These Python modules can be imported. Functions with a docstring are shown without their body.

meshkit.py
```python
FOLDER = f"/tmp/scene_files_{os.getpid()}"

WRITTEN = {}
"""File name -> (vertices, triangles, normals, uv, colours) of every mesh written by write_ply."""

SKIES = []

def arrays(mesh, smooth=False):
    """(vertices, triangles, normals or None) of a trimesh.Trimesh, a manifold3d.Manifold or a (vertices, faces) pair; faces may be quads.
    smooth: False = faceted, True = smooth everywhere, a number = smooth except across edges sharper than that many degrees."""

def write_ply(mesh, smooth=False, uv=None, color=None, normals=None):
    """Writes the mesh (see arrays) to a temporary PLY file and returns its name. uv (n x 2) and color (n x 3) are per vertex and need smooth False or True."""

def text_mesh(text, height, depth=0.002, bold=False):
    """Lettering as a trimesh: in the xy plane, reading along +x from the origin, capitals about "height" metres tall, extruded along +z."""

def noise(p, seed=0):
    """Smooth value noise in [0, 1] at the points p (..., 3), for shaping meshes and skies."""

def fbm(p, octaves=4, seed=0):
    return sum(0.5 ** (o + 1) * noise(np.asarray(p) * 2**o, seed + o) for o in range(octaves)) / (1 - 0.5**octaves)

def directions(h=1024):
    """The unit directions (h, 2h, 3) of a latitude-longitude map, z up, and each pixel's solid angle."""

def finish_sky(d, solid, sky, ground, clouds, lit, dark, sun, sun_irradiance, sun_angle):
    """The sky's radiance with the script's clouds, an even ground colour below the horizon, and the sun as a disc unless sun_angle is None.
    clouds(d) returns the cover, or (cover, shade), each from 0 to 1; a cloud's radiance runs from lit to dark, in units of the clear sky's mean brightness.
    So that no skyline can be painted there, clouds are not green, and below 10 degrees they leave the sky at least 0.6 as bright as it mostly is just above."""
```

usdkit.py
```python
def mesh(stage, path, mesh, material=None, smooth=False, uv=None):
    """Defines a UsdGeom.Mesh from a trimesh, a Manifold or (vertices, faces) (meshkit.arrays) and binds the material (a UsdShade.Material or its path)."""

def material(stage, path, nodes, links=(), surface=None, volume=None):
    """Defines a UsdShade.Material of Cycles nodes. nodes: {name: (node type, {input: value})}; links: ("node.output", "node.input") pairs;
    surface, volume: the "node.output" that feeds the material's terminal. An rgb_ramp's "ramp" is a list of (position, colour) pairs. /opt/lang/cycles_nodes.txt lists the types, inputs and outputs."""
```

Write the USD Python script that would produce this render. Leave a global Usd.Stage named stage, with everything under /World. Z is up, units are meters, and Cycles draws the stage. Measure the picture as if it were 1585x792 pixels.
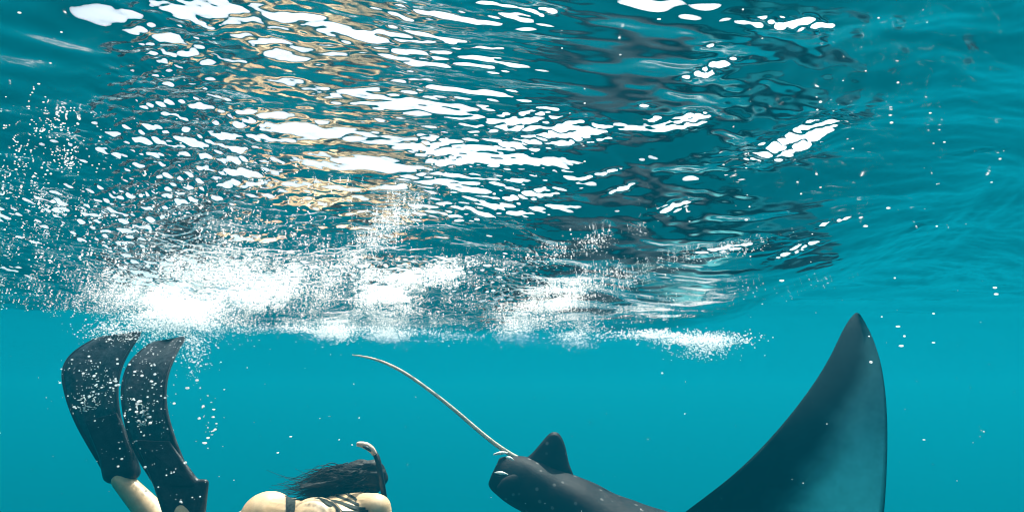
import math, random
import numpy as np
import trimesh
import manifold3d as m3
from pxr import Usd, UsdGeom, UsdLux, UsdShade, Gf, Sdf, Vt
from scipy.interpolate import RegularGridInterpolator, CubicSpline
import usdkit, meshkit

stage = Usd.Stage.CreateInMemory()
UsdGeom.SetStageUpAxis(stage, UsdGeom.Tokens.z)
UsdGeom.SetStageMetersPerUnit(stage, 1.0)
UsdGeom.Xform.Define(stage, '/World')
UsdGeom.Scope.Define(stage, '/World/Looks')

# ------------------------------------------------------------------ camera, sky, sun, exposure
CAM_Z = -0.90
PITCH = math.radians(11.2)
FPX = 1032.0                       # focal length in pixels of the 1585 wide photograph
cam = UsdGeom.Camera.Define(stage, '/World/camera')
cam.CreateHorizontalApertureAttr(36.0)
cam.CreateFocalLengthAttr(36.0 * FPX / 1585.0)
cam.CreateClippingRangeAttr((0.05, 1000.0))
cam.CreateExposureAttr(1.25)
cam.AddTranslateOp().Set((0, 0, CAM_Z))
cam.AddRotateXOp().Set(90.0 + math.degrees(PITCH))

SUN_EL, SUN_AZ = math.radians(64), math.radians(22)      # azimuth from +y towards +x
sun_dir = np.array([math.cos(SUN_EL) * math.sin(SUN_AZ), math.cos(SUN_EL) * math.cos(SUN_AZ), math.sin(SUN_EL)])
sun = UsdLux.DistantLight.Define(stage, '/World/sun')
sun.CreateIntensityAttr(1.25)
sun.CreateAngleAttr(0.5)
sun.CreateNormalizeAttr(True)
sun.CreateColorAttr((1.0, 0.96, 0.88))
q = Gf.Rotation(Gf.Vec3d(0, 0, 1), Gf.Vec3d(*map(float, sun_dir)))
sun.AddOrientOp().Set(Gf.Quatf(q.GetQuat()))
usdkit.material(stage, '/World/Looks/sky_look', {
    's': ('sky_texture', dict(sky_type='single_scattering', sun_disc=False, sun_elevation=SUN_EL, sun_rotation=math.atan2(sun_dir[0], sun_dir[1]), aerosol_density=4.0, ozone_density=0.6)),
    'w': ('rgb_to_bw', {}), 'm': ('mix', dict(fac=0.7)),                     # a thin even veil of high white cloud
    'b': ('background_shader', dict(strength=0.15))}, [('s.color', 'w.color'), ('s.color', 'm.color1'), ('w.val', 'm.color2'), ('m.color', 'b.color')], surface='b.background')
dome = UsdLux.DomeLight.Define(stage, '/World/sky')
UsdShade.MaterialBindingAPI.Apply(dome.GetPrim()).Bind(UsdShade.Material.Get(stage, '/World/Looks/sky_look'))

# ------------------------------------------------------------------ helpers
names = {}
def numbered(parent, name):
    k = (parent, name)
    names[k] = names.get(k, -1) + 1
    return name if names[k] == 0 else f'{name}_{names[k]:03d}'

def tag(p, label=None, cat=None, group=None, kind=None):
    p = p.GetPrim() if hasattr(p, 'GetPrim') else p
    for k, v in (('label', label), ('category', cat), ('group', group), ('kind', kind)):
        if v:
            p.SetCustomDataByKey(k, v)
    return p

def look(name, nodes, links=(), surface=None, volume=None):
    return usdkit.material(stage, '/World/Looks/' + name, nodes, links, surface, volume)

def obj(name, mesh, mat, parent=None, smooth=40):
    par = '/World' if parent is None else str(parent.GetPath())
    m = usdkit.mesh(stage, par + '/' + numbered(par, name), mesh, mat, smooth=smooth)
    if smooth is False:
        pass
    return m.GetPrim()

def thing(name, label, cat, loc=(0, 0, 0), group=None):
    x = UsdGeom.Xform.Define(stage, '/World/' + numbered('/World', name))
    x.AddTranslateOp().Set(Gf.Vec3d(*map(float, loc)))
    return tag(x, label, cat, group)

def at(u, v, y):
    """The point at distance y (along +y) seen at pixel u, v of the photograph."""
    a, b = (u - 792.5) / FPX, (396.0 - v) / FPX
    d = np.array([a, math.cos(PITCH) - b * math.sin(PITCH), math.sin(PITCH) + b * math.cos(PITCH)])
    return np.array([0, 0, CAM_Z]) + d * (y / d[1])

def smoothstep(a, b, x):
    t = np.clip((x - a) / (b - a), 0, 1)
    return t * t * (3 - 2 * t)

# ------------------------------------------------------------------ sea surface
def band(x, y, n, lmin, lmax, slope, spread, seed, heading=math.pi / 2):
    """Random waves of wavelengths lmin..lmax whose rms slope is about slope."""
    r = np.random.default_rng(seed)
    h = np.zeros_like(x)
    for _ in range(n):
        lam = math.exp(r.uniform(math.log(lmin), math.log(lmax)))
        k = 2 * math.pi / lam
        th = heading + r.normal(0, spread)
        ph = r.uniform(0, 2 * math.pi)
        h += slope / k * math.sqrt(2.0 / n) * np.sin(k * (x * math.cos(th) + y * math.sin(th)) + ph)
    return h

def wave_height(x, y):
    x = np.asarray(x, float); y = np.asarray(y, float)
    yp = y - 0.10 * x
    deep = 0.55 - 0.38 * smoothstep(0.9, 2.5, x) - 0.10 * smoothstep(-1.2, -2.6, x)
    h = -deep * np.exp(-((yp - 3.95) / 1.42) ** 2)
    wx = x + 0.25 * np.sin(1.3 * y + 0.7) + 0.1 * np.sin(3.1 * x + 2 * y)
    wy = y + 0.2 * np.sin(1.1 * x + 0.4) + 0.08 * np.sin(2.7 * x - 1.3 * y)
    near = np.exp(-(np.maximum(y - 5.2, 0) / 3.0) ** 2)
    h += band(wx, wy, 24, 0.7, 2.2, 0.055, 0.45, 1, 1.85) * (0.25 + 0.75 * near)
    h += band(wx, wy, 20, 0.25, 0.8, 0.085, 0.35, 9, 1.85) * smoothstep(0.0, 0.9, x) * (0.2 + 0.8 * near)
    rough = (0.85 + 0.15 * smoothstep(0.9, -0.5, x - 0.12 * (y - 2.5))) * (0.12 + 0.88 * near)
    h += band(wx, wy, 40, 0.10, 0.42, 0.098, 0.42, 2, 2.0) * rough
    fine = smoothstep(0.40, -0.35, x - 0.05 * (y - 2.5)) * near
    patch = 0.40 + 0.60 * smoothstep(-0.7, 0.6, band(x, 1.6 * y, 16, 0.4, 1.6, 1, 1.5, 5) / 0.15)
    uu = 792 + 1032 * x / np.maximum(y, .3)
    fine = fine * (1 - smoothstep(2.5, 1.7, y) * smoothstep(200, 60, uu) * 0.85)
    turn = smoothstep(-0.9, 0.3, x)
    f1 = band(wx, wy, 90, 0.017, 0.075, 0.38, 0.46, 3, 1.72)
    f2 = band(wx, wy, 90, 0.017, 0.075, 0.38, 0.40, 13, 2.1)
    h += (f1 * (1 - turn) + f2 * turn) * fine * patch * (0.66 + 0.46 * smoothstep(1.6, 2.9, y))
    h += band(wx, wy, 50, 0.04, 0.16, 0.075, 0.45, 17, 1.95) * smoothstep(0.0, 0.8, x) * near
    return h

def graded(lo, hi, fine_lo, fine_hi, step, grow=1.06, most=2.5):
    c = list(np.arange(fine_lo, fine_hi, step))
    s = step; v = fine_hi
    while v < hi:
        c.append(v); s = min(s * grow, most); v += s
    c.append(hi)
    s = step; v = fine_lo
    while v > lo:
        s = min(s * grow, most); v -= s
        c.append(max(v, lo))
    return np.unique(np.round(c, 5))

gx = graded(-120, 120, -2.4, 2.9, 0.0066)
gy = graded(-120, 120, 0.8, 4.25, 0.0048)
X, Y = np.meshgrid(gx, gy)
Z = wave_height(X, Y)
# small steep facets of the surface through which the bright sky is seen
_ys = np.concatenate([np.arange(0.6, 6.0, 0.02), np.arange(6.0, 30, 0.25)])
def interp(Zg):
    return RegularGridInterpolator((gy, gx), Zg, bounds_error=False, fill_value=0.0)
_zi = interp(Z)
def surface_at(u, v):
    """Where the lines of sight through pixels u, v first meet the sea surface (nan where they do not)."""
    u = np.atleast_1d(np.asarray(u, float)); v = np.atleast_1d(np.asarray(v, float))
    a, b = (u - 792.5) / FPX, (396.0 - v) / FPX
    d = np.stack([a, math.cos(PITCH) - b * math.sin(PITCH), math.sin(PITCH) + b * math.cos(PITCH)], -1)
    d /= d[:, 1:2]
    out = np.full((len(u), 3), np.nan)
    for s in range(0, len(u), 4000):
        dd = d[s:s + 4000]
        p = dd[:, None] * _ys[None, :, None] + np.array([0, 0, CAM_Z])
        hit = p[..., 2] >= _zi(np.stack([p[..., 1], p[..., 0]], -1))
        k = hit.argmax(1)
        got = hit.any(1)
        out[s:s + 4000][got] = p[np.arange(len(dd)), k][got]
    return out
FACETS = [(1238, 38, 140, 24, 0.0), (1095, 110, 60, 22, -0.6), (1070, 183, 62, 26, -0.3), (1012, 183, 20, 10, 0), (1228, 222, 120, 46, -0.5), (800, 190, 120, 34, -.25), (865, 208, 190, 34, -0.12),
          (668, 218, 60, 30, 0), (700, 248, 70, 22, -.1), (830, 300, 90, 16, -.1), (1042, 316, 50, 16, -.3), (1290, 342, 90, 8, -.15), (960, 290, 40, 10, -.4), (1235, 385, 60, 14, -.4), (1130, 380, 130, 12, -.15),
          (845, 14, 40, 14, 0), (1515, 232, 70, 8, 0), (1418, 350, 18, 10, -.2), (930, 265, 60, 8, -.3), (1110, 70, 40, 8, -.1), (1000, 160, 30, 8, 0)]
for (u, v, w, hp, tilt) in FACETS:
    c = surface_at(u, v)[0]
    if np.isnan(c[0]):
        continue
    phi = math.atan2(c[2] - CAM_Z, c[1])
    e = 0.04
    z0, z1 = _zi([[c[1] - e, c[0]], [c[1] + e, c[0]]])
    have = (z0 - z1) / (2 * e)
    a = 0.5 * w * c[1] / FPX
    b = 0.62 * hp * c[1] / FPX / math.tan(phi + math.atan(max(have, 0.0)))
    S = max(math.tan(math.radians(50) - phi) - have, 0.12)
    dx, dy = X - c[0], Y - c[1]
    dy = dy + tilt * dx * (-1.0) * 1.2
    near_ = (np.abs(dx) < 3 * a) & (np.abs(dy) < 3 * b)
    ex = np.exp(-(dx[near_] / a) ** 2 * 0.9 - (dy[near_] / b) ** 2)
    st_ = 0.010 * np.sin(dy[near_] / b * 5.5 + dx[near_] / a * 2.3 + 3 * np.sin(dx[near_] / a * 2.1)) * b / 0.08
    fr = band(X[near_] + .01 * np.sin(40 * Y[near_]), Y[near_], 40, .016, .05, .46, .5, int(u), 1.57 + math.atan(tilt) * .5)
    Z[near_] += (-S * dy[near_] * 0.80 + st_ * 0.4 + fr) * ex
_zi = interp(Z)
ny, nx = X.shape
idx = np.arange(nx * ny).reshape(ny, nx)
quads = np.stack([idx[:-1, :-1], idx[:-1, 1:], idx[1:, 1:], idx[1:, :-1]], -1).reshape(-1, 4)
water = look('sea_surface_look', {
    'f': ('fresnel', dict(IOR=1.33)),
    't': ('transparent_bsdf', dict(color=(1, 1, 1))),
    'g': ('glossy_bsdf', dict(color=(1, 1, 1), roughness=0.12)),
    'm': ('mix_closure', {})},
    [('f.fac', 'm.fac'), ('t.BSDF', 'm.closure1'), ('g.BSDF', 'm.closure2')], surface='m.closure')
sea = obj('sea_surface', (np.stack([X, Y, Z], -1).reshape(-1, 3), quads), water, smooth=True)
tag(sea, 'rippled underside of the sea surface seen from below', 'sea surface', kind='structure')

# ------------------------------------------------------------------ the water itself: an even blue-green volume
hz = trimesh.creation.box(bounds=[[-125, -125, -80], [125, 125, 0.9]])
haze_look = look('haze_look', {'v': ('principled_volume', dict(color=(0.0004, 0.0743, 0.1191), density=0.095, anisotropy=0.22, absorption_color=(0.25, 0.4611, 0.4208)))}, volume='v.volume')
tag(obj('haze', hz, haze_look, smooth=False), 'blue green sea water that things fade into', 'water', kind='stuff')

# ------------------------------------------------------------------ shape helpers
def tube(points, radii, sides=10, n=60, caps=True):
    """A smooth tube through the points; radii given per point."""
    p = np.asarray(points, float); r = np.broadcast_to(np.asarray(radii, float), (len(p),))
    t = np.concatenate([[0], np.cumsum(np.linalg.norm(np.diff(p, axis=0), axis=1))])
    tt = np.linspace(0, t[-1], n)
    c = CubicSpline(t, p)(tt); rr = np.interp(tt, t, r)
    d = np.gradient(c, axis=0); d /= np.linalg.norm(d, axis=1, keepdims=True)
    a = np.cross(d, [0.1, 1, 0.05]); a /= np.linalg.norm(a, axis=1, keepdims=True)
    b = np.cross(d, a)
    ang = np.arange(sides) * 2 * np.pi / sides
    v = c[:, None] + rr[:, None, None] * (np.cos(ang)[None, :, None] * a[:, None] + np.sin(ang)[None, :, None] * b[:, None])
    f = []
    for i in range(n - 1):
        for j in range(sides):
            k = (j + 1) % sides
            f += [[i * sides + j, i * sides + k, (i + 1) * sides + k], [i * sides + j, (i + 1) * sides + k, (i + 1) * sides + j]]
    v = np.vstack([v.reshape(-1, 3), c[0], c[-1]])
    m = n * sides
    for j in range(sides):
        k = (j + 1) % sides
        f += [[m, k, j], [m + 1, (n - 1) * sides + j, (n - 1) * sides + k]]
    t_ = trimesh.Trimesh(v, f, process=False)
    t_.fix_normals()
    return t_

def loft(rings, closed=True):
    """A closed skin over rings (n x m x 3), its two ends capped."""
    r = np.asarray(rings, float); n, m, _ = r.shape
    v = np.vstack([r.reshape(-1, 3), r[0].mean(0), r[-1].mean(0)])
    f = []
    for i in range(n - 1):
        for j in range(m):
            k = (j + 1) % m
            f += [[i * m + j, i * m + k, (i + 1) * m + k], [i * m + j, (i + 1) * m + k, (i + 1) * m + j]]
    for j in range(m):
        k = (j + 1) % m
        f += [[n * m, k, j], [n * m + 1, (n - 1) * m + j, (n - 1) * m + k]]
    t = trimesh.Trimesh(v, f, process=False)
    t.fix_normals()
    return t

def spline(pts, n):
    p = np.asarray(pts, float)
    return CubicSpline(np.linspace(0, 1, len(p)), p)(np.linspace(0, 1, n))

def ball(c, r, n=2):
    s = trimesh.creation.icosphere(n, 1.0)
    return np.asarray(c) + s.vertices * np.asarray(r)

def hull(*clouds):
    return m3.Manifold.hull_points(np.vstack(clouds).astype(np.float64))

def bone(a, ra, b, rb):
    return hull(ball(a, ra), ball(b, rb))

def skin_of(parts, edge, rounds, size=None):
    m = parts[0]
    for p in parts[1:]:
        m = m + p
    m = m.refine_to_length(edge).to_mesh()
    t = trimesh.Trimesh(m.vert_properties[:, :3], m.tri_verts, process=True)
    trimesh.smoothing.filter_taubin(t, lamb=0.5, nu=0.51, iterations=rounds)
    return t

# ------------------------------------------------------------------ materials of the animals and gear
skin_look = look('skin_look', {
    'g': ('geometry', {}),
    'n': ('noise_texture', dict(scale=14.0, detail=5.0)),
    'r': ('rgb_ramp', dict(ramp=[(0.3, (0.56, 0.36, 0.19)), (0.7, (0.70, 0.49, 0.29))])),
    'p': ('principled_bsdf', dict(roughness=0.5, subsurface_weight=0.0))},
    [('g.position', 'n.vector'), ('n.fac', 'r.fac'), ('r.color', 'p.base_color')], surface='p.BSDF')
def rubber(name, a, b, rough, scale=20, spec=0.25):
    return look(name, {
        'g': ('geometry', {}),
        'n': ('noise_texture', dict(scale=float(scale), detail=6.0, roughness=0.65)),
        'r': ('rgb_ramp', dict(ramp=[(0.35, a), (0.68, b)])),
        'u': ('bump', dict(strength=0.6, distance=0.008)),
        'p': ('principled_bsdf', dict(roughness=rough, specular_ior_level=spec))},
        [('g.position', 'n.vector'), ('n.fac', 'r.fac'), ('r.color', 'p.base_color'), ('n.fac', 'u.height'), ('u.normal', 'p.normal')], surface='p.BSDF')
black_rubber = rubber('black_rubber_look', (0.008, 0.010, 0.014), (0.022, 0.026, 0.03), 0.35)
fin_look = rubber('fin_blade_look', (0.003, 0.005, 0.008), (0.030, 0.038, 0.044), 0.22, 42, 0.6)
cloth_look = rubber('black_cloth_look', (0.008, 0.012, 0.010), (0.025, 0.035, 0.025), 0.8, 60)
hair_look = rubber('dark_hair_look', (0.005, 0.005, 0.005), (0.014, 0.012, 0.010), 0.6, 40)
white_plastic = look('white_plastic_look', {'p': ('principled_bsdf', dict(base_color=(0.8, 0.78, 0.74), roughness=0.4))}, surface='p.BSDF')
glass_look = look('mask_glass_look', {
    'f': ('fresnel', dict(IOR=1.2)), 't': ('transparent_bsdf', dict(color=(0.8, 0.85, 0.85))), 'g': ('glossy_bsdf', dict(roughness=0.03)), 'm': ('mix_closure', {})},
    [('f.fac', 'm.fac'), ('t.BSDF', 'm.closure1'), ('g.BSDF', 'm.closure2')], surface='m.closure')
bubble_look = look('bubble_look', {
    'd': ('diffuse_bsdf', dict(color=(0.97, 0.97, 0.97))), 't': ('translucent_bsdf', dict(color=(0.97, 0.97, 0.97))),
    'g': ('glossy_bsdf', dict(color=(1, 1, 1), roughness=0.15)),
    'm': ('mix_closure', dict(fac=0.5)), 'k': ('mix_closure', dict(fac=0.12)), 'x': ('transparent_bsdf', dict(color=(1, 1, 1))), 'o': ('mix_closure', dict(fac=0.5))},
    [('d.BSDF', 'm.closure1'), ('t.BSDF', 'm.closure2'), ('m.closure', 'k.closure1'), ('g.BSDF', 'k.closure2'), ('k.closure', 'o.closure1'), ('x.BSDF', 'o.closure2')], surface='o.closure')
tail_look = rubber('pale_tail_look', (0.45, 0.42, 0.34), (0.72, 0.68, 0.56), 0.5, 25)
ray_look = look('ray_skin_look', {
    'g': ('geometry', {}),
    'n': ('noise_texture', dict(scale=9.0, detail=6.0, roughness=0.7)),
    'r': ('rgb_ramp', dict(ramp=[(0.38, (0.006, 0.010, 0.013)), (0.66, (0.018, 0.014, 0.016))])),
    'v': ('voronoi_texture', dict(scale=15.0, randomness=1.0)),
    's': ('rgb_ramp', dict(ramp=[(0.0, (1, 1, 1)), (0.10, (1, 1, 1)), (0.20, (0, 0, 0)), (1.0, (0, 0, 0))])),
    'c': ('mix', dict(color2=(0.10, 0.10, 0.10))),
    'u': ('bump', dict(strength=0.5, distance=0.012)),
    'p': ('principled_bsdf', dict(roughness=0.6, specular_ior_level=0.08))},
    [('g.position', 'n.vector'), ('g.position', 'v.vector'), ('n.fac', 'r.fac'), ('v.distance', 's.fac'), ('s.color', 'c.fac'), ('r.color', 'c.color1'),
     ('c.color', 'p.base_color'), ('n.fac', 'u.height'), ('u.normal', 'p.normal')], surface='p.BSDF')
wing_look = look('ray_wing_look', {
    'g': ('geometry', {}),
    'a': ('attribute', dict(attribute='pale')),
    'n': ('noise_texture', dict(scale=6.0, detail=7.0, roughness=0.65)),
    'r': ('rgb_ramp', dict(ramp=[(0.3, (0.004, 0.014, 0.019)), (0.75, (0.010, 0.034, 0.042))])),
    'n2': ('noise_texture', dict(scale=11.0, detail=6.0, roughness=0.7)), 'r2': ('map_range', dict(from_min=0.35, from_max=0.62, to_min=0.85, to_max=1.0, clamp=True)),
    'k': ('math', dict(math_type='multiply')),
    'c': ('mix', dict(color2=(0.20, 0.66, 0.72))),
    'p': ('principled_bsdf', dict(roughness=0.75, specular_ior_level=0.05)),
    't': ('translucent_bsdf', {}), 'x': ('mix_closure', dict(fac=0.5))},
    [('g.position', 'n.vector'), ('n.fac', 'r.fac'), ('r.color', 'c.color1'), ('g.position', 'n2.vector'), ('n2.fac', 'r2.value'), ('r2.result', 'k.value1'), ('a.fac', 'k.value2'), ('k.value', 'c.fac'), ('c.color', 'p.base_color'), ('c.color', 't.color'),
     ('p.BSDF', 'x.closure1'), ('t.BSDF', 'x.closure2')], surface='x.closure')

# ------------------------------------------------------------------ the ray
RY = 4.2
MPX = RY / FPX
tail_base = at(790, 716, RY)
ray = thing('manta_ray', 'large dark ray with one wing raised and a long pale whip tail', 'ray', tail_base)
def loc(m, o=tail_base):
    m = m.copy(); m.apply_translation(-np.asarray(o)); return m
st = np.array([(764, 728, 15, .05), (775, 732, 28, .10), (810, 745, 37, .15), (850, 765, 41, .19), (900, 790, 43, .25), (960, 820, 46, .31), (1060, 862, 54, .38),
               (1160, 900, 60, .40), (1260, 935, 52, .36), (1330, 955, 36, .28), (1366, 965, 12, .16)])
st = spline(st, 60)
rings = []
ang = np.linspace(0, 2 * np.pi, 40, endpoint=False)
for u, v, h, w in st:
    c = at(u, v, RY)
    n = np.array([0.36, 0, 0.93])
    rings.append(c + np.outer(np.sin(ang) * h * MPX, n) + np.outer(np.cos(ang) * w, [0, 1, 0]))
body = loft(rings)
body.vertices += body.vertex_normals * ((meshkit.fbm(body.vertices * 6, 3, 2) - 0.5) * 0.03)[:, None]
obj('body', loc(body), ray_look, ray, smooth=True)
# dorsal fin
fo = np.array([(800, 716), (822, 702), (838, 684), (850, 671), (859, 668), (868, 674), (876, 694), (882, 720), (890, 748), (870, 765), (830, 750)])
fo = spline(np.vstack([fo, fo[:1]]), 60)[:-1]
cen = fo.mean(0)
sh = []
for k, dy in ((0.0, -0.03), (0.55, -0.026), (0.85, -0.016), (1.0, 0.0), (0.85, 0.016), (0.55, 0.026), (0.0, 0.03)):
    sh.append([at(*(cen + (p - cen) * max(k, 0.02)), RY + dy) for p in fo])
obj('dorsal_fin', loc(loft(sh)), ray_look, ray, smooth=True)
# pelvic lobes and tail
for dy, du in ((-0.10, 0), (0.12, 12)):
    pe = []
    for k in np.linspace(0, 1, 14):
        c = at(835 - 66 * k + du, 752 + 2 * k, RY + dy * (0.7 + 0.6 * k))
        rr = (0.11 * math.sqrt(max(1 - k ** 3, 0.002)))
        pe.append(c + np.outer(np.sin(ang[::2]) * rr * 0.85, [0.2, 0, 0.98]) + np.outer(np.cos(ang[::2]) * rr * 0.42, [0, 1, 0]))
    obj('pelvic_fin', loc(loft(pe)), ray_look, ray, smooth=True)
tp = [(800, 708), (770, 689), (735, 661), (700, 631), (660, 600), (625, 576), (590, 559), (565, 552), (545, 549)]
tl = tube([at(u, v, RY - 0.02 * i) for i, (u, v) in enumerate(tp)], [.015, .0135, .0125, .0115, .0105, .010, .008, .006, .003], n=90)
tag(obj('tail', loc(tl), tail_look, ray, smooth=True), 'thin pale whip tail')
for a, b in (((764, 703), (786, 700)), ((783, 707), (795, 712)), ((766, 731), (786, 734))):
    obj('tail_spine', loc(tube([at(*a, RY - .16), at((a[0] + b[0]) / 2, (a[1] + b[1]) / 2 - 1, RY - .17), at(*b, RY - .15)], [.004, .011, .003], n=12, sides=8)), white_plastic, ray, smooth=True)

def wing(T, L, thick, pale_side):
    n, m = 70, 40
    T, L = spline(T, n), spline(L, n)
    rings, pale = [], []
    for i in range(n):
        s = i / (n - 1)
        c = np.concatenate([np.linspace(0, 1, m), np.linspace(1, 0, m)[1:-1]])
        P = T[i] + np.outer(c, L[i] - T[i])
        chord = np.linalg.norm(L[i] - T[i])
        prof = 4 * np.power(np.clip(c, 0, 1), 0.9) * np.sqrt(np.clip(1 - c, 0, 1)) * 0.65
        side = np.concatenate([np.ones(m), -np.ones(m - 2)])
        normal = np.cross(L[i] - T[i], T[min(i + 1, n - 1)] - T[max(i - 1, 0)])
        normal /= np.linalg.norm(normal)
        amp = thick * (1 - s) ** 0.8 * prof + 0.004 * (prof > 0)
        camber = 0.06 * np.sin(np.pi * c) * chord * math.sin(math.pi * min(1, s * 1.2))
        rings.append(P + np.outer(amp * side * 0.5 + camber, normal))
        mott = (meshkit.fbm(P * 5.0, 4, 3) - .5) * .35
        belly = smoothstep(0.22, 0.62, c - 0.45 * s + 0.08 + mott) * smoothstep(0.995, 0.95, c) * (0.25 + 0.75 * smoothstep(0.78, 0.30, s + mott * .5))
        pale.append(belly * np.where(side * normal[1] < 0 if pale_side > 0 else side * normal[2] < 0, 1.0, 0.55))
    t = loft(rings)
    return t, np.concatenate([np.concatenate(pale), [0, 0]])
def wing_prim(T, L, thick, pale_side, label):
    t, pale = wing(T, L, thick, pale_side)
    p = obj('wing', loc(t), wing_look, ray, smooth=True)
    UsdGeom.PrimvarsAPI(p).CreatePrimvar('pale', Sdf.ValueTypeNames.FloatArray, 'vertex').Set(Vt.FloatArray.FromNumpy(pale.astype(np.float32)))
    return tag(p, label)
Tpx = [(1000, 845), (1060, 792), (1130, 738), (1190, 680), (1240, 620), (1280, 560), (1304, 512), (1319, 489), (1326, 484)]
Lpx = [(1330, 940), (1358, 862), (1369, 785), (1373, 712), (1373, 645), (1368, 588), (1357, 540), (1341, 503), (1331, 486)]
yy = np.array([3.95, 3.72, 3.60, 3.56, 3.58, 3.64, 3.72, 3.78, 3.80])
sc = yy / RY
# (depths are as far as the wing bows out towards the viewer; pixels are kept by at())
wing_prim([at(u, v, y + 0.05) for (u, v), y in zip(Tpx, yy)], [at(u, v, y - 0.05) for (u, v), y in zip(Lpx, yy)], 0.10, 1, 'raised wing with dark margins and paler underside')
r0, r1 = at(1000, 845, 4.5), at(1330, 940, 4.5)
fT = [r0 + np.array([0.35 * k ** 1.3, 1.9 * k, -0.55 * k - 0.25 * k * k]) for k in np.linspace(0, 1, 7)]
fL = [r1 + np.array([0.1 * k - 0.75 * k * k, 1.9 * k + 0.01, -0.2 * k - 0.25 * k * k]) for k in np.linspace(0, 1, 7)]
fL[-1] = fT[-1] + np.array([0.02, 0.02, 0.01])
wing_prim(fT, fL, 0.10, -1, 'lowered wing')
for dy in (-0.2, 0.2):
    obj('cephalic_fin', loc(tube([at(1330, 955, RY + dy), at(1375, 975, RY + dy * 1.2), at(1410, 1000, RY + dy), at(1420, 1030, RY + dy * .8)], [.07, .06, .045, .02], n=24)), ray_look, ray, smooth=True)

# ------------------------------------------------------------------ the diver
DY = 3.0
A = math.radians(50)
fwd = np.array([math.cos(A), math.sin(A), 0]); rgt = np.array([math.sin(A), -math.cos(A), 0]); up = np.array([0, 0, 1.0])
pel = at(450, 832, DY)
person = thing('person', 'swimmer in a black bikini, long fins and snorkel with loose dark hair, seen from behind', 'person', pel)
def ploc(m):
    return loc(m, pel)
hipL, hipR = at(415, 803, 3.08), at(486, 815, 2.91)
kneeL, ankL = at(285, 850, 3.05), at(188, 742, 3.08)
kneeR, ankR = at(372, 893, 2.86), at(285, 790, 2.88)
shR, shL = at(583, 787, 3.22), at(513, 783, 3.50)
chest = (shR + shL) / 2 - up * 0.04 - fwd * 0.02
waist = (hipL + hipR) / 2 * 0.5 + chest * 0.5 - up * 0.03
neck = (shR + shL) / 2 + fwd * 0.05 + up * 0.02
head = at(560, 748, 3.50)
parts = []
for hp, kn, an in ((hipL, kneeL, ankL), (hipR, kneeR, ankR)):
    parts += [bone(hp - up * .02, .098, kn, .058)]
    mid = kn * 0.62 + an * 0.38
    back = np.cross(an - kn, rgt); back /= np.linalg.norm(back)
    parts += [bone(kn, .055, mid, .062), bone(mid, .062, an, .041)]
    parts += [m3.Manifold.hull_points(ball(hp, (.122, .122, .118)))]
parts += [hull(ball(hipL, .10), ball(hipR, .10), ball(waist + rgt * .06, .085), ball(waist - rgt * .06, .085))]
parts += [hull(ball(waist + rgt * .06, .085), ball(waist - rgt * .06, .085), ball(chest + rgt * .085, .10), ball(chest - rgt * .085, .10))]
parts += [hull(ball(chest + rgt * .085, .10), ball(chest - rgt * .085, .10), ball(shR - rgt * .02, .068), ball(shL + rgt * .02, .068))]
parts += [bone(neck - up * .02, .06, head - up * .03 - fwd * 0.01, .052)]
parts += [hull(ball(head, (.078, .078, .10)), ball(head + fwd * .02 - up * .05, (.06, .06, .07)))]
parts += [bone(head + fwd * .075 - up * .01, .012, head + fwd * .092 - up * .035, .016)]           # nose
for s in (-1, 1):
    parts += [bone(head + rgt * s * .078 + up * .012, .016, head + rgt * s * .08 - up * .02, .012)]
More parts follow.
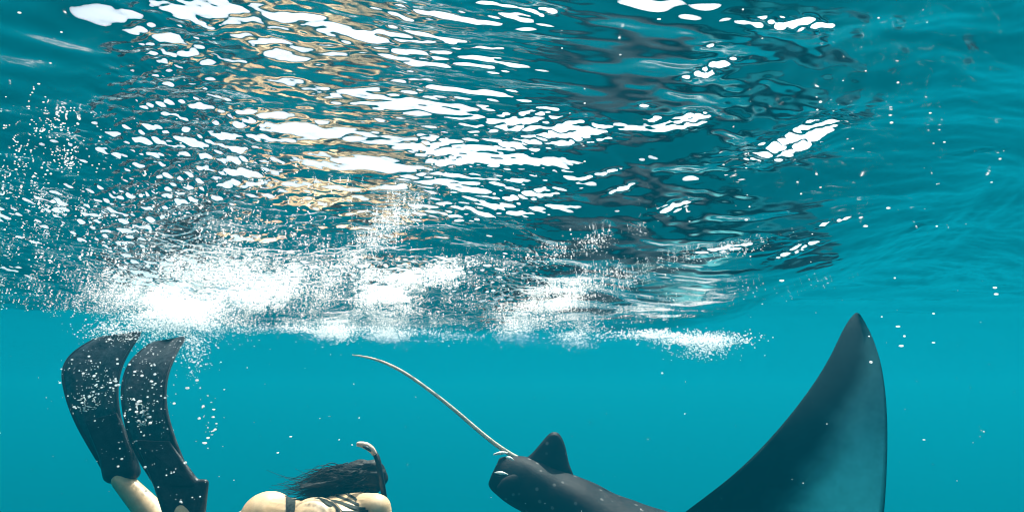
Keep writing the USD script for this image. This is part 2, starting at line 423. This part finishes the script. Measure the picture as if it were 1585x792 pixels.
for sh, el, wr, tip in ((shR, at(604, 868, 3.22), at(655, 915, 3.42), None), (shL, shL + fwd * .12 - up * .26 - rgt * .05, shL + fwd * .32 - up * .38, None)):
    parts += [bone(sh, .066, sh * .55 + el * .45, .052), bone(sh * .55 + el * .45, .052, el, .042), bone(el, .042, wr, .028)]
    d = (wr - el) / np.linalg.norm(wr - el)
    side = np.cross(d, up); side /= np.linalg.norm(side)
    palm = wr + d * .075
    parts += [hull(ball(wr + d * .015, .022), ball(palm + side * .03, .013), ball(palm - side * .03, .013))]
    for i, ln in enumerate((.062, .072, .068, .052)):
        o = palm + side * (.03 - .02 * i)
        k = o + d * ln * .5 - up * .006
        parts += [bone(o, .0105, k, .0095), bone(k, .0095, k + d * ln * .5 - up * .014, .008)]
    th = wr + d * .03 + side * .028
    parts += [bone(th, .013, th + d * .03 + side * .03, .011), bone(th + d * .03 + side * .03, .011, th + d * .06 + side * .036, .009)]
flesh = skin_of(parts, 0.016, 14)
obj('body', ploc(flesh), skin_look, person, smooth=True)

caster = trimesh.ray.ray_triangle.RayMeshIntersector(flesh)
CAM = np.array([0, 0, CAM_Z])
def on_body(px):
    o = np.array([at(u, v, 1.0) for u, v in px]) - CAM
    o /= np.linalg.norm(o, axis=1, keepdims=True)
    locs, ri, _ = caster.intersects_location(np.tile(CAM, (len(o), 1)), o, multiple_hits=True)
    out = np.full((len(o), 3), np.nan)
    for k in range(len(o)):
        h = locs[ri == k]
        if len(h):
            out[k] = h[np.argmin(np.linalg.norm(h - CAM, axis=1))] - o[k] * .004
    ok = ~np.isnan(out[:, 0])
    if not ok.any():
        return np.array([at(u, v, DY) for u, v in px])
    for c in range(3):
        out[:, c] = np.interp(np.arange(len(o)), np.arange(len(o))[ok], out[ok, c])
    return out
def ribbon(px, width, lift=0.0, n=26):
    """A band of cloth laid on the body along a line, width in the photograph's pixels."""
    c = spline(px, n); w = np.interp(np.linspace(0, 1, n), np.linspace(0, 1, len(np.atleast_1d(width))), np.atleast_1d(width))
    d = np.gradient(c, axis=0); d /= np.linalg.norm(d, axis=1, keepdims=True)
    nn = np.stack([-d[:, 1], d[:, 0]], 1)
    rows = [on_body(c + nn * (w * k)[:, None]) for k in (-.5, -.17, .17, .5)]
    rows = np.stack(rows, 1)
    o = rows - CAM; o /= np.linalg.norm(o, axis=2, keepdims=True)
    front, rear = rows - o * (.003 + lift), rows + o * .004
    return loft(np.concatenate([front, rear[:, ::-1]], 1))
for px, w in (([(449, 764), (450, 778), (449, 800), (447, 830)], [16, 15, 12, 12]),
              ([(452, 768), (472, 766), (498, 769), (516, 778), (531, 796), (538, 815)], [9, 6, 5, 5, 5, 6]),
              ):
    obj('bikini_bottom' if w[0] == 16 else 'bikini_strap', ploc(ribbon(px, w)), cloth_look, person, smooth=60)
for px, w in (([(506, 760), (526, 759), (546, 768), (550, 773)], [3.5, 4, 3.5, 3]), ([(520, 766), (536, 772), (556, 780)], [3.5, 4, 3]),
              ([(512, 774), (530, 778), (548, 784), (566, 786)], [4, 4.5, 5, 4]), ([(484, 768), (492, 766), (506, 776), (514, 779)], [4, 6, 6, 4]), ([(520, 790), (540, 792), (570, 790)], [4, 4, 4])):
    obj('back_strap', ploc(ribbon(px, w, n=16)), cloth_look, person, smooth=60)

# hair: a cap over the skull and loose locks drifting back to the left
hp = [m3.Manifold.hull_points(ball(head + up * .012 - fwd * .012, (.092, .092, .108)))]
cap = skin_of(hp, 0.02, 4)
cap = cap.slice_plane(head + fwd * .035, -fwd + up * .35, cap=True)
ch = [(574, 737, 3.46, .080), (556, 738, 3.45, .078), (528, 743, 3.43, .056), (500, 748, 3.40, .030), (470, 752, 3.38, .005)]
mass = skin_of([hull(ball(at(*ch[k][:3]), (ch[k][3], .07, ch[k][3])), ball(at(*ch[k + 1][:3]), (ch[k + 1][3], .06, ch[k + 1][3]))) for k in range(4)], .015, 6)
mass.vertices += mass.vertex_normals * ((meshkit.fbm(mass.vertices * [12, 25, 45], 3, 7) - 0.5) * .03)[:, None]
cap = trimesh.util.concatenate([cap, mass])
hair = obj('hair', ploc(cap), hair_look, person, smooth=True)
rng = np.random.default_rng(11)
pts, cnt, wid = [], [], []
for k in range(1300):
    t0 = rng.uniform(0, 1)
    root = head + np.array([rng.uniform(-.12, .07), rng.uniform(-.10, .03), 0])
    root[2] = head[2] + rng.uniform(-.03, .095)
    ln = rng.uniform(.06, .20) if k % 9 else rng.uniform(.18, .36)
    sag = rng.normal(-.03, .022)
    lift = (root[2] - head[2]) * -.45
    wob = rng.normal(0, .008, 6)
    n = 9
    for i in range(n):
        s = i / (n - 1)
        p = root + np.array([-ln * s, -.05 * s + .02 * math.sin(3 * s + k), (lift + sag) * s ** 1.2 + .03 * math.sin(5 * s + k * .7) * s])
        p[2] += wob[0] * math.sin(4 * s + wob[1] * 300)
        pts.append(p - pel); wid.append(.0055 * (1 - .85 * s))
    cnt.append(n)
cv = UsdGeom.BasisCurves.Define(stage, str(person.GetPath()) + '/hair_strands')
cv.CreatePointsAttr(Vt.Vec3fArray.FromNumpy(np.array(pts, np.float32)))
cv.CreateCurveVertexCountsAttr(Vt.IntArray(cnt)); cv.CreateWidthsAttr(Vt.FloatArray(wid)); cv.SetWidthsInterpolation('vertex')
cv.CreateTypeAttr('linear')
UsdShade.MaterialBindingAPI.Apply(cv.GetPrim()).Bind(hair_look)
tag(cv, kind='stuff')

# mask and snorkel
mk = skin_of([hull(ball(head + fwd * .085 + up * .02 + rgt * .055, .03), ball(head + fwd * .085 + up * .02 - rgt * .055, .03), ball(head + fwd * .10 - up * .02, .028))], .02, 3)
msk = obj('dive_mask', ploc(mk), black_rubber, person, smooth=True)
gl = skin_of([hull(ball(head + fwd * .115 + up * .02 + rgt * .045, (.012, .012, .022)), ball(head + fwd * .115 + up * .02 - rgt * .045, (.012, .012, .022)))], .02, 2)
obj('mask_glass', ploc(gl), glass_look, msk, smooth=True)
sn = [at(596, 775, 3.44), at(592, 752, 3.38), at(588, 728, 3.36), at(584, 709, 3.37), at(576, 696, 3.39), at(562, 688, 3.38)]
tip_look = rubber('snorkel_tip_look', (0.55, 0.34, 0.24), (0.78, 0.62, 0.52), 0.5, 30)
s1 = obj('snorkel', ploc(tube(sn, [.013, .014, .014, .014, .013, .012], sides=14)), black_rubber, person, smooth=True)
tipc = tube([at(580, 703, 3.37), at(575, 695, 3.365), at(566, 689, 3.36), at(553, 687, 3.36)], [.012, .016, .017, .011], sides=16)
tag(obj('snorkel_tip', ploc(tipc), tip_look, s1, smooth=True), 'white snorkel tip')
obj('snorkel_opening', ploc(tube([at(574, 698, 3.345), at(568, 693, 3.342), at(562, 691, 3.345)], [.004, .009, .004], sides=10, n=12)), black_rubber, s1, smooth=True)

# fins
def fin(Lp, Rp, y0, y1, pocket, foot_from, mark):
    n = 50
    Lc, Rc = spline(Lp, n), spline(Rp, n)
    rings = []
    lft, rgtp = [], []
    for i in range(n):
        s = i / (n - 1)
        y = y0 + (y1 - y0) * s ** 1.6
        l, r = at(*Lc[i], y + .03), at(*Rc[i], y - .03)
        lft.append(l); rgtp.append(r)
        c = np.concatenate([np.linspace(0, 1, 14), np.linspace(1, 0, 14)])
        side = np.concatenate([np.ones(14), -np.ones(14)])
        nrm = np.array([0.05, -1, 0.05])
        th = .004 + .004 * (1 - s)
        ripple = .010 * np.sin(c * math.pi * 3) * smoothstep(0.0, .3, s)
        rings.append(l + np.outer(c, r - l) + np.outer(side * th * .5 + ripple, nrm))
    blade = obj('swim_fin', ploc(loft(rings)), fin_look, person, smooth=50)
    for e in (lft, rgtp):
        obj('side_rail', ploc(tube(np.array(e)[::6], np.linspace(.011, .005, len(e[::6])), sides=10)), black_rubber, blade, smooth=True)
    a, b = pocket
    pk = skin_of([hull(*[ball(at(u, v, y), r) for u, v, y, r in grp]) for grp in (a, b)], .014, 6)
    obj('foot_pocket', ploc(pk), black_rubber, blade, smooth=True)
    # worn white print on the blade
    rg = np.random.default_rng(int(Lp[0][0]))
    for (u, v, du, dv) in mark:
        for k in range(5):
            a_ = np.array([u + du * k / 5 + rg.normal(0, 1.5), v + dv * k / 5 + rg.normal(0, 1.5)])
            b_ = a_ + np.array([du, dv]) * rg.uniform(.10, .22) + rg.normal(0, 1.4, 2)
            yk = y0 + (y1 - y0) * .25 - .045
            obj('print_mark', ploc(tube([at(*a_, yk), at(*((a_ + b_) / 2 + rg.normal(0, .8, 2)), yk), at(*b_, yk)], [.001, rg.uniform(.002, .0045), .001], sides=6, n=10)), white_plastic, blade, smooth=True)
    return blade
fin([(163, 728), (139, 688), (117, 648), (103, 610), (98, 578), (105, 556), (124, 538), (154, 521)],
    [(206, 722), (201, 688), (187, 655), (181, 620), (182, 590), (189, 564), (201, 541), (220, 512)], 3.10, 3.28,
    ([(176, 732, 3.09, .044), (204, 730, 3.08, .036), (163, 704, 3.09, .026), (200, 700, 3.08, .026)], [(163, 704, 3.09, .026), (200, 700, 3.08, .026), (133, 652, 3.09, .004), (180, 640, 3.09, .004)]), None,
    [(119, 617, 26, -6), (120, 628, 30, 4), (122, 636, 22, -2), (130, 612, 3, 24), (146, 616, 4, 20)])
fin([(256, 772), (221, 715), (200, 670), (191, 622), (191, 592), (199, 566), (214, 547), (236, 529)],
    [(300, 758), (281, 712), (261, 655), (255, 614), (258, 583), (266, 560), (275, 542), (288, 520)], 2.92, 3.16,
    ([(268, 786, 2.89, .042), (304, 792, 2.88, .036), (250, 750, 2.90, .028), (316, 748, 2.88, .018)], [(250, 750, 2.90, .028), (300, 748, 2.88, .022), (212, 682, 2.90, .004), (262, 684, 2.90, .004)]), None,
    [(213, 622, 14, 10), (212, 640, 16, -4), (210, 652, 18, 6), (216, 660, 10, -10), (222, 628, 2, 30)])

# ------------------------------------------------------------------ bubbles and foam
proto_scope = None
def bubble_stuff(name, label, pos, rad, cat='bubbles', flat=0.75):
    pi = UsdGeom.PointInstancer.Define(stage, '/World/' + numbered('/World', name))
    pr = usdkit.mesh(stage, str(pi.GetPath()) + '/bubble', trimesh.creation.icosphere(1, 1.0), bubble_look, smooth=True)
    pi.CreatePrototypesRel().SetTargets([pr.GetPath()])
    pi.CreatePositionsAttr(Vt.Vec3fArray.FromNumpy(np.asarray(pos, np.float32)))
    pi.CreateProtoIndicesAttr(Vt.IntArray.FromNumpy(np.zeros(len(pos), np.int32)))
    rr = np.asarray(rad, np.float32)
    pi.CreateScalesAttr(Vt.Vec3fArray.FromNumpy(np.stack([rr, rr, rr * flat], -1).astype(np.float32)))
    return tag(pi, label, cat, kind='stuff')

B = np.random.default_rng(5)
def sizes(n, lo, hi):
    return lo * (hi / lo) ** (B.random(n) ** 2.2)
def blob(u, v, su, sv, n, tilt=0.0):
    a, b = B.normal(0, 1, (2, n))
    du, dv = a * su, b * sv + a * su * tilt
    return u + du, v + dv
def under_surface(u, v, depth, y_cap=4.3):
    p = surface_at(u, v)
    ok = ~np.isnan(p[:, 0]) & (p[:, 1] < y_cap)
    p = p[ok]
    p[:, 2] -= np.abs(B.normal(0, depth, len(p))) + .004
    return p

def in_water(u, v, y, sy):
    return np.array([at(a, b, y + B.normal(0, sy)) for a, b in zip(u, v)])

def cloud(label, surf, free, lo, hi, depth=.02, keep=.5):
    P = []
    for s in surf:
        P.append(under_surface(*blob(*s), depth))
    for (s, y, sy) in free:
        P.append(in_water(*blob(*s), y, sy))
    P = np.vstack(P)
    wisp = meshkit.fbm(P @ np.array([[9, 0, 0], [-3, 16, 0], [0, 0, 16.]]) , 3, len(label))
    P = P[wisp + B.normal(0, .035, len(P)) > keep]
    z = _zi(P[:, [1, 0]])
    P = P[P[:, 2] < z - .003]
    bubble_stuff('bubble_cloud', label, P, sizes(len(P), lo, hi))

cloud('bright white foam boiling round the tips of the two fins',
      [(275, 455, 50, 15, 8000), (320, 425, 85, 22, 6000), (190, 468, 50, 16, 2500), (420, 440, 60, 18, 4000, -.3)],
      [((275, 484, 36, 15, 17000), 3.42, .10), ((270, 500, 50, 15, 3600), 3.45, .10), ((185, 518, 22, 8, 500), 3.05, .1), ((298, 535, 15, 20, 800), 3.1, .1), ((180, 512, 26, 8, 900), 3.4, .06)], .0011, .0042, keep=.46)
cloud('plume of fine spray slanting up right from the splash', [(490, 462, 22, 12, 900, -.6), (535, 415, 26, 14, 1200, -.6), (585, 360, 26, 18, 1300, -.7), (625, 310, 26, 22, 500, -.6)], [], .0011, .0036, keep=.47)
cloud('white foam trailing right from the fin splash under the surface', [(400, 462, 45, 15, 5000, -.15), (400, 420, 70, 20, 2000)], [((380, 500, 40, 6, 900), 3.5, .1)], .001, .004)
cloud('dense white foam patch under the surface between splash and wave edge', [(608, 443, 36, 15, 15000, -.05), (685, 424, 42, 11, 6000, -.15), (650, 468, 50, 12, 3000)], [], .001, .004)
cloud('white foam patch above the tail end of the ray', [(852, 462, 27, 12, 6000, -.1), (810, 488, 32, 12, 2600), (890, 440, 34, 10, 2000, -.3)], [], .001, .004)
cloud('pale foam hanging in lumps below the wave edge', [], [((520, 510, 28, 9, 5760), 3.75, .08), ((600, 514, 22, 8, 2880), 3.75, .08), ((440, 507, 34, 4, 2240), 3.75, .08), ((670, 519, 34, 5, 1440), 3.75, .08)], .001, .004)
cloud('pale ragged foam hanging over the tail of the ray', [], [((795, 508, 20, 13, 2400), 3.75, .08), ((890, 516, 20, 11, 2720), 3.75, .08), ((840, 500, 55, 8, 1600), 3.75, .08)], .001, .004)
cloud('thin wedge of foam left of the raised wing', [], [((1080, 526, 36, 6, 2560), 3.8, .06), ((1000, 517, 40, 4, 1440), 3.8, .06), ((1085, 540, 24, 7, 800), 3.8, .06)], .002, .005)
cloud('tiny bubbles clinging to and rising past the two dark fins', [], [((140, 610, 18, 24, 60), 2.98, .02), ((222, 630, 14, 40, 60), 2.82, .02), ((150, 590, 24, 34, 330), 3.0, .03), ((225, 610, 18, 50, 330), 2.84, .03), ((285, 755, 22, 20, 30), 2.80, .02), ((170, 700, 22, 20, 16), 2.98, .02), ((322, 640, 9, 28, 40), 2.9, .05)], .0014, .0068)
cloud('fine bubbles drifting under the rippled surface at the left', [(60, 300, 50, 70, 700), (95, 180, 25, 50, 150), (200, 380, 120, 40, 1800), (420, 350, 130, 50, 1300), (80, 450, 60, 20, 700)], [], .0018, .0042)
cloud('sparkling string of foam climbing right below a dark swell', [(900, 378, 45, 7, 700, -.3), (980, 345, 24, 4, 120, -.35), (830, 395, 30, 8, 300, -.2)], [], .001, .004)
cloud('long thin foam streak above the wedge of foam', [(1040, 402, 65, 5, 420, -.2), (965, 432, 30, 8, 700), (1150, 380, 30, 2, 90, -.15), (1000, 462, 60, 4, 250)], [], .001, .004)
cloud('thin foam streak at the dark swell left of the wing tip', [(1300, 433, 36, 3, 120, -.12), (1150, 440, 20, 5, 60), (1230, 455, 50, 3, 50)], [], .001, .004)

# single bubbles one can count
first = None
spots = [(1340, 110), (1290, 172), (1305, 125), (1265, 170), (1270, 158), (1390, 128), (1380, 190), (1440, 175), (1445, 222), (1462, 220), (1548, 246), (1535, 282), (1450, 285), (1418, 350), (1375, 322), (1270, 290),
         (1160, 320), (1340, 350), (1450, 350), (1468, 352), (1320, 230), (1240, 300), (1155, 260), (1385, 430), (1365, 490), (1390, 505), (1400, 520), (1445, 485), (1445, 530), (1395, 535), (1540, 445), (1542, 455),
         (1025, 577), (1020, 30), (1150, 15), (1435, 35), (1360, 28), (1180, 60), (905, 160), (870, 75), (805, 28), (960, 85), (740, 195), (720, 262), (690, 268), (765, 300), (830, 272), (905, 250), (1135, 215),
         (1120, 255), (1255, 405), (1180, 470), (1210, 434), (1155, 340), (525, 680), (545, 688), (495, 647), (450, 675), (430, 700), (1430, 680), (1060, 640), (1345, 520), (1348, 560), (30, 20), (78, 98), (95, 50), (60, 130), (20, 215),
         (322, 612), (327, 622), (331, 633), (330, 645), (335, 655), (333, 664), (328, 672), (322, 677), (317, 685), (310, 600), (305, 588), (345, 690), (300, 560), (318, 548), (342, 560), (290, 600)]
G = np.random.default_rng(21)
def place_words(u, v):
    if v > 595 or (v > 545 and u < 400):
        return ('white air bubble rising in open water between the fins and the snorkel', 'bubbles between the fins and the snorkel') if u < 600 else ('lone pale air bubble in open water beside the ray', 'bubbles in open water beside the ray')
    if u < 400:
        return 'white air bubble drifting in the smooth upper left corner', 'bubbles in the upper left corner'
    if u < 1000:
        return 'white air bubble drifting below the rippled surface above the ray body', 'bubbles above the ray body'
    if v > 420:
        return 'white air bubble drifting beside the tip of the raised wing', 'bubbles beside the wing tip'
    if v > 200:
        return 'white air bubble drifting above the raised wing under calm water', 'bubbles above the raised wing'
    return 'white air bubble drifting in the upper right under dark swells', 'bubbles in the upper right'
for u, v in spots:
    y = G.uniform(2.2, 3.4)
    s_ = surface_at(u, v)[0]
    if not np.isnan(s_[0]):
        y = min(y, s_[1] - .06)
    p = at(u, v, y)
    r = .0024 * math.exp(G.uniform(0, 1.1)) * y / 3
    if first is None:
        first = thing('air_bubble', place_words(u, v)[0], 'bubble', p, place_words(u, v)[1])
        bm = trimesh.creation.icosphere(2, 1.0)
        bm.vertices *= [1, 1, .7]
        obj('bubble_skin', bm, bubble_look, first, smooth=True)
        first.GetPrim()
        UsdGeom.Xformable(first).AddScaleOp().Set(Gf.Vec3f(r, r, r))
    else:
        x = UsdGeom.Xform.Define(stage, '/World/' + numbered('/World', 'air_bubble'))
        x.GetPrim().GetReferences().AddInternalReference(first.GetPath())
        x.GetPrim().SetInstanceable(True)
        x.ClearXformOpOrder()
        x.GetPrim().GetAttribute('xformOp:translate').Set(Gf.Vec3d(*map(float, p)))
        x.GetPrim().GetAttribute('xformOp:scale').Set(Gf.Vec3f(r * G.uniform(.9, 1.8), r, r))
        x.SetXformOpOrder([UsdGeom.XformOp(x.GetPrim().GetAttribute('xformOp:translate')), UsdGeom.XformOp(x.GetPrim().GetAttribute('xformOp:scale'))])
        tag(x, place_words(u, v)[0], 'bubble', place_words(u, v)[1])

n_ = 300
pu, pv = G.uniform(0, 1585, n_), G.uniform(150, 792, n_)
pp = np.array([at(a, b, y) for a, b, y in zip(pu, pv, G.uniform(1.2, 5.0, n_))])
ok = pp[:, 2] < _zi(pp[:, [1, 0]]) - .01
bubble_stuff('drifting_particles', 'tiny pale specks drifting all through the open water', pp[ok], (.0006 + .0012 * G.random(n_) ** 3)[ok] * 1.2, 'particles')
